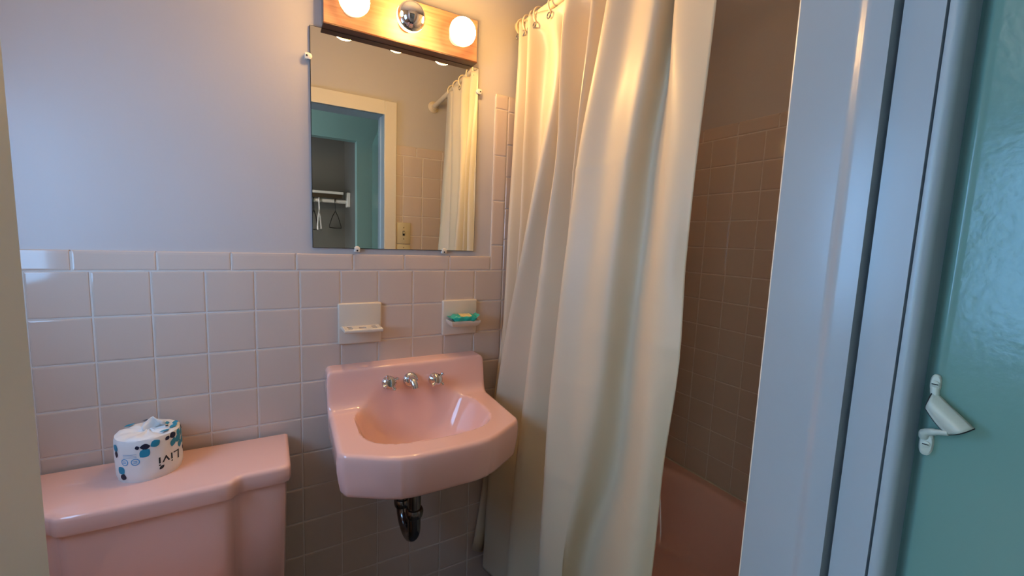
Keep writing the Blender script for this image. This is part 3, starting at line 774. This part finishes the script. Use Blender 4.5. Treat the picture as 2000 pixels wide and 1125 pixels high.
# ------------------------------------------------------------------ green door and its latch keeper
ang = math.radians(7)
HD = Vector((1.041, -1.1885, 0)); DD = Vector((math.sin(ang), -math.cos(ang), 0)); DN = Vector((-math.cos(ang), -math.sin(ang), 0))
def dpt(tt, z, n): return HD + DD*tt + DN*n + Vector((0, 0, z))
def dbox(bm, t0, t1, z0, z1, n0, n1, bev=0, seg=3):
    b = B(0, abs(t1-t0), 0, abs(n1-n0), z0, z1, bev=bev, seg=seg)
    mx = Matrix((DD, DN, Vector((0, 0, 1)))).transposed().to_4x4(); mx.translation = dpt(t0, 0, min(n0, n1))
    merge(bm, b, mx); return bm
def door():
    bm = bmesh.new()
    prism(bm, [(0, -.036), (0, -.022), (.0015, -.0200), (.0045, -.0115), (.0078, -.0050), (.0100, -.0020), (.0114, -.0005), (.0128, 0), (.018, 0), (.66, 0), (.66, -.036)], .01, ZD-.005)
    mx = Matrix((DD, DN, Vector((0, 0, 1)))).transposed().to_4x4(); mx.translation = HD
    bmesh.ops.transform(bm, matrix=mx, verts=bm.verts)
    t = struct('door_1', bm, 'door', org=(1.06, -1.2, .01), smooth=True)
door()
def latch():
    t = thing('latch_keeper', 'small paint-covered metal latch keeper screwed to the green door', 'latch', dpt(.012, 1.12, 0))
    s, tt_, _ = DD, Vector((0, 0, 1)), 0
    def ear(tc, zc, r, el, name):
        bm = bmesh.new(); poly = []
        for k in range(28):
            a = 2*PI*k/28; poly.append((tc+r*math.copysign(abs(math.cos(a))**.75, math.cos(a)), zc+r*el*math.copysign(abs(math.sin(a))**.85, math.sin(a))))
        lo = [bm.verts.new(dpt(a, b, .0005)) for a, b in poly]; hi = [bm.verts.new(dpt(a, b, .0042)) for a, b in poly]
        tp = [bm.verts.new(dpt(tc+(a-tc)*.8, zc+(b-zc)*.8, .0056)) for a, b in poly]
        for A, C in ((lo, hi), (hi, tp)):
            for k in range(28): bm.faces.new((A[k], A[(k+1) % 28], C[(k+1) % 28], C[k]))
        bm.faces.new(tp); bm.faces.new(lo[::-1])
        e = part(name, bm, 'latch', t, smooth=True)
        sc = part('screw', lathe(bmesh.new(), [(0, 0), (.0034, 0), (.0031, .0010), (.002, .0016), (0, .0017)], dpt(tc, zc, .0055), DN, 16), 'latch', e, smooth=True)
        part('screw_slot', dbox(bmesh.new(), tc-.0024, tc+.0024, zc-.0005, zc+.0005, .0066, .0074), 'latch_edge', e)
    ear(.0120, 1.1905, .0040, 2.3, 'upper_ear'); ear(.0118, 1.1290, .0052, 2.3, 'lower_ear')
    # scooped plate: a bent sheet that leaves the upper ear and flares out over the door
    A_, B_, C_, D_ = (.0115, 1.1835, .004), (.0420, 1.1580, .011), (.0265, 1.1465, .016), (.0088, 1.1660, .015)
    bm = bmesh.new(); P = []
    for i in range(13):
        a = i/12; row = []
        for j in range(13):
            b = j/12
            p = [(1-a)*(1-b)*A_[k]+a*(1-b)*B_[k]+a*b*C_[k]+(1-a)*b*D_[k] for k in range(3)]
            p[2] += .006*math.sin(PI*min(1, b*1.1))*(.6+.4*a) - .003*b**3
            p[1] -= .0022*math.sin(PI*a)*b; 
            row.append(dpt(p[0], p[1], p[2]))
        P.append(row)
    grid(bm, P); o = part('scoop_plate', bm, 'latch', t, smooth=True)
    sm = o.modifiers.new('thick', 'SOLIDIFY'); sm.thickness = .0018; sm.offset = 0
    edge = [P[0][j] for j in range(2, 13)] + [P[i][12] for i in range(1, 13)] + [P[12][j] for j in range(11, -1, -1)]
    part('worn_edge', tube(bmesh.new(), [v-DN*.0006 for v in edge], .00105, 6), 'latch_edge', t, smooth=True)
    bm = bmesh.new(); tube(bm, spline([dpt(.0095, 1.1350, .003), dpt(.0105, 1.1410, .007), dpt(.018, 1.1450, .0105), dpt(.0265, 1.1480, .0125)], 6), [.0042]*6+[.0036]*6+[.0028]*7, 10)
    part('support_arm', bm, 'latch', t, smooth=True)
    tube_pts = [dpt(.012, 1.187, .003), dpt(.0122, 1.183, .0042), dpt(.013, 1.179, .0055)]
    part('neck', tube(bmesh.new(), tube_pts, [.0036, .0036, .0034], 10), 'latch', t, smooth=True)
latch()

# ------------------------------------------------------------------ switch plates on the door wall
def plate(name, label, cat, x0, x1, z0, z1, toggle):
    t = thing(name, label, cat, ((x0+x1)/2, YF, z0))
    part('cover_plate', B(x0, x1, YF-.001, YF+.007, z0, z1, bev=.003), 'beige', t, smooth=True)
    xm_, zm = (x0+x1)/2, (z0+z1)/2
    if toggle:
        part('toggle_slot', B(xm_-.006, xm_+.006, YF+.0068, YF+.0078, zm-.013, zm+.013), 'black', t)
        part('toggle', B(xm_-.0045, xm_+.0045, YF+.0075, YF+.018, zm-.002, zm+.010, bev=.0015), 'beige', t)
    for dz in (-.031, .031) if toggle else (.041, -.041):
        part('screw', lathe(bmesh.new(), [(0, 0), (.0035, 0), (.003, .0012), (0, .0015)], (xm_, YF+.007, zm+dz), (0, 1, 0), 12), 'brass', t)
plate('light_switch', 'beige toggle light switch plate seen in the mirror beside the door', 'light switch', 1.0935, 1.170, 1.2685, 1.387, True)
plate('blank_plate', 'beige cover plate just under the light switch, cut off by the mirror edge', 'wall plate', 1.0935, 1.170, 1.148, 1.2655, False)

# ------------------------------------------------------------------ closet across the passage (seen in the mirror)
t = thing('closet_shelf', 'white closet shelf with a dark strip under its front, seen in the mirror', 'shelf', (.4, -2.6, 1.63))
part('board', B(CX0+.002, CX1-.06, -2.818, -2.47, 1.632, 1.652, bev=.002), 'shelf', t)
part('under_strip', B(CX0+.002, CX1-.07, -2.50, -2.485, 1.598, 1.631), 'black', t)  # black strip below the board, near its front edge
t = thing('closet_rod', 'pale closet rod below the shelf, seen in the mirror', 'closet rod', (.4, -2.53, 1.575))
part('pole', tube(bmesh.new(), [(CX0+.002, -2.53, 1.578), (CX1-.02, -2.53, 1.578)], .016, 16), 'shelf', t, smooth=True)
part('bracket', B(CX1-.028, CX1-.001, -2.575, -2.49, 1.535, 1.655, bev=.004), 'shelf', t)
def hanger(x, yaw, m, label, r, hh):
    zt_ = 1.578+.0165+r
    bm = bmesh.new(); Mx = Matrix.Translation((x, -2.53, 0)) @ Matrix.Rotation(yaw, 4, 'Z')
    hook = [Mx @ Vector((.0, (.019+r)*math.cos(a), zt_-(.019+r)+(.019+r)*math.sin(a))) for a in [PI*1.05 - PI*1.05*k/10 for k in range(11)]]
    neck = [Mx @ Vector((0, .019+r, zt_-.04)), Mx @ Vector((0, .004, zt_-.075)), Mx @ Vector((0, 0, zt_-.10))]
    tube(bm, hook+neck, r, 8)
    z1_ = zt_-.10; z2_ = z1_-hh
    tri = [Vector((0, 0, z1_)), Vector((0, -.10, z1_-.05)), Vector((0, -.19, z2_+.02)), Vector((0, -.195, z2_)), Vector((0, 0, z2_-.002)), Vector((0, .195, z2_)), Vector((0, .19, z2_+.02)), Vector((0, .10, z1_-.05))]
    tube(bm, [Mx @ v for v in tri], r, 8, closed=True)
    o = part('clothes_hanger', bm, m, None, (x, -2.53, zt_), smooth=True)
    tag(o, label, 'hanger', 'hangers on the closet rod')
hanger(.800, .24, 'hblack', 'black hanger at the mirror\'s left edge, leftmost on the closet rod', .004, .16)
hanger(.842, .165, 'hwhite', 'white plastic hanger seen edge-on in the mirror', .006, .16)
hanger(.965, .36, 'hblack', 'thin black wire hanger turned to show its triangle in the mirror', .003, .14)
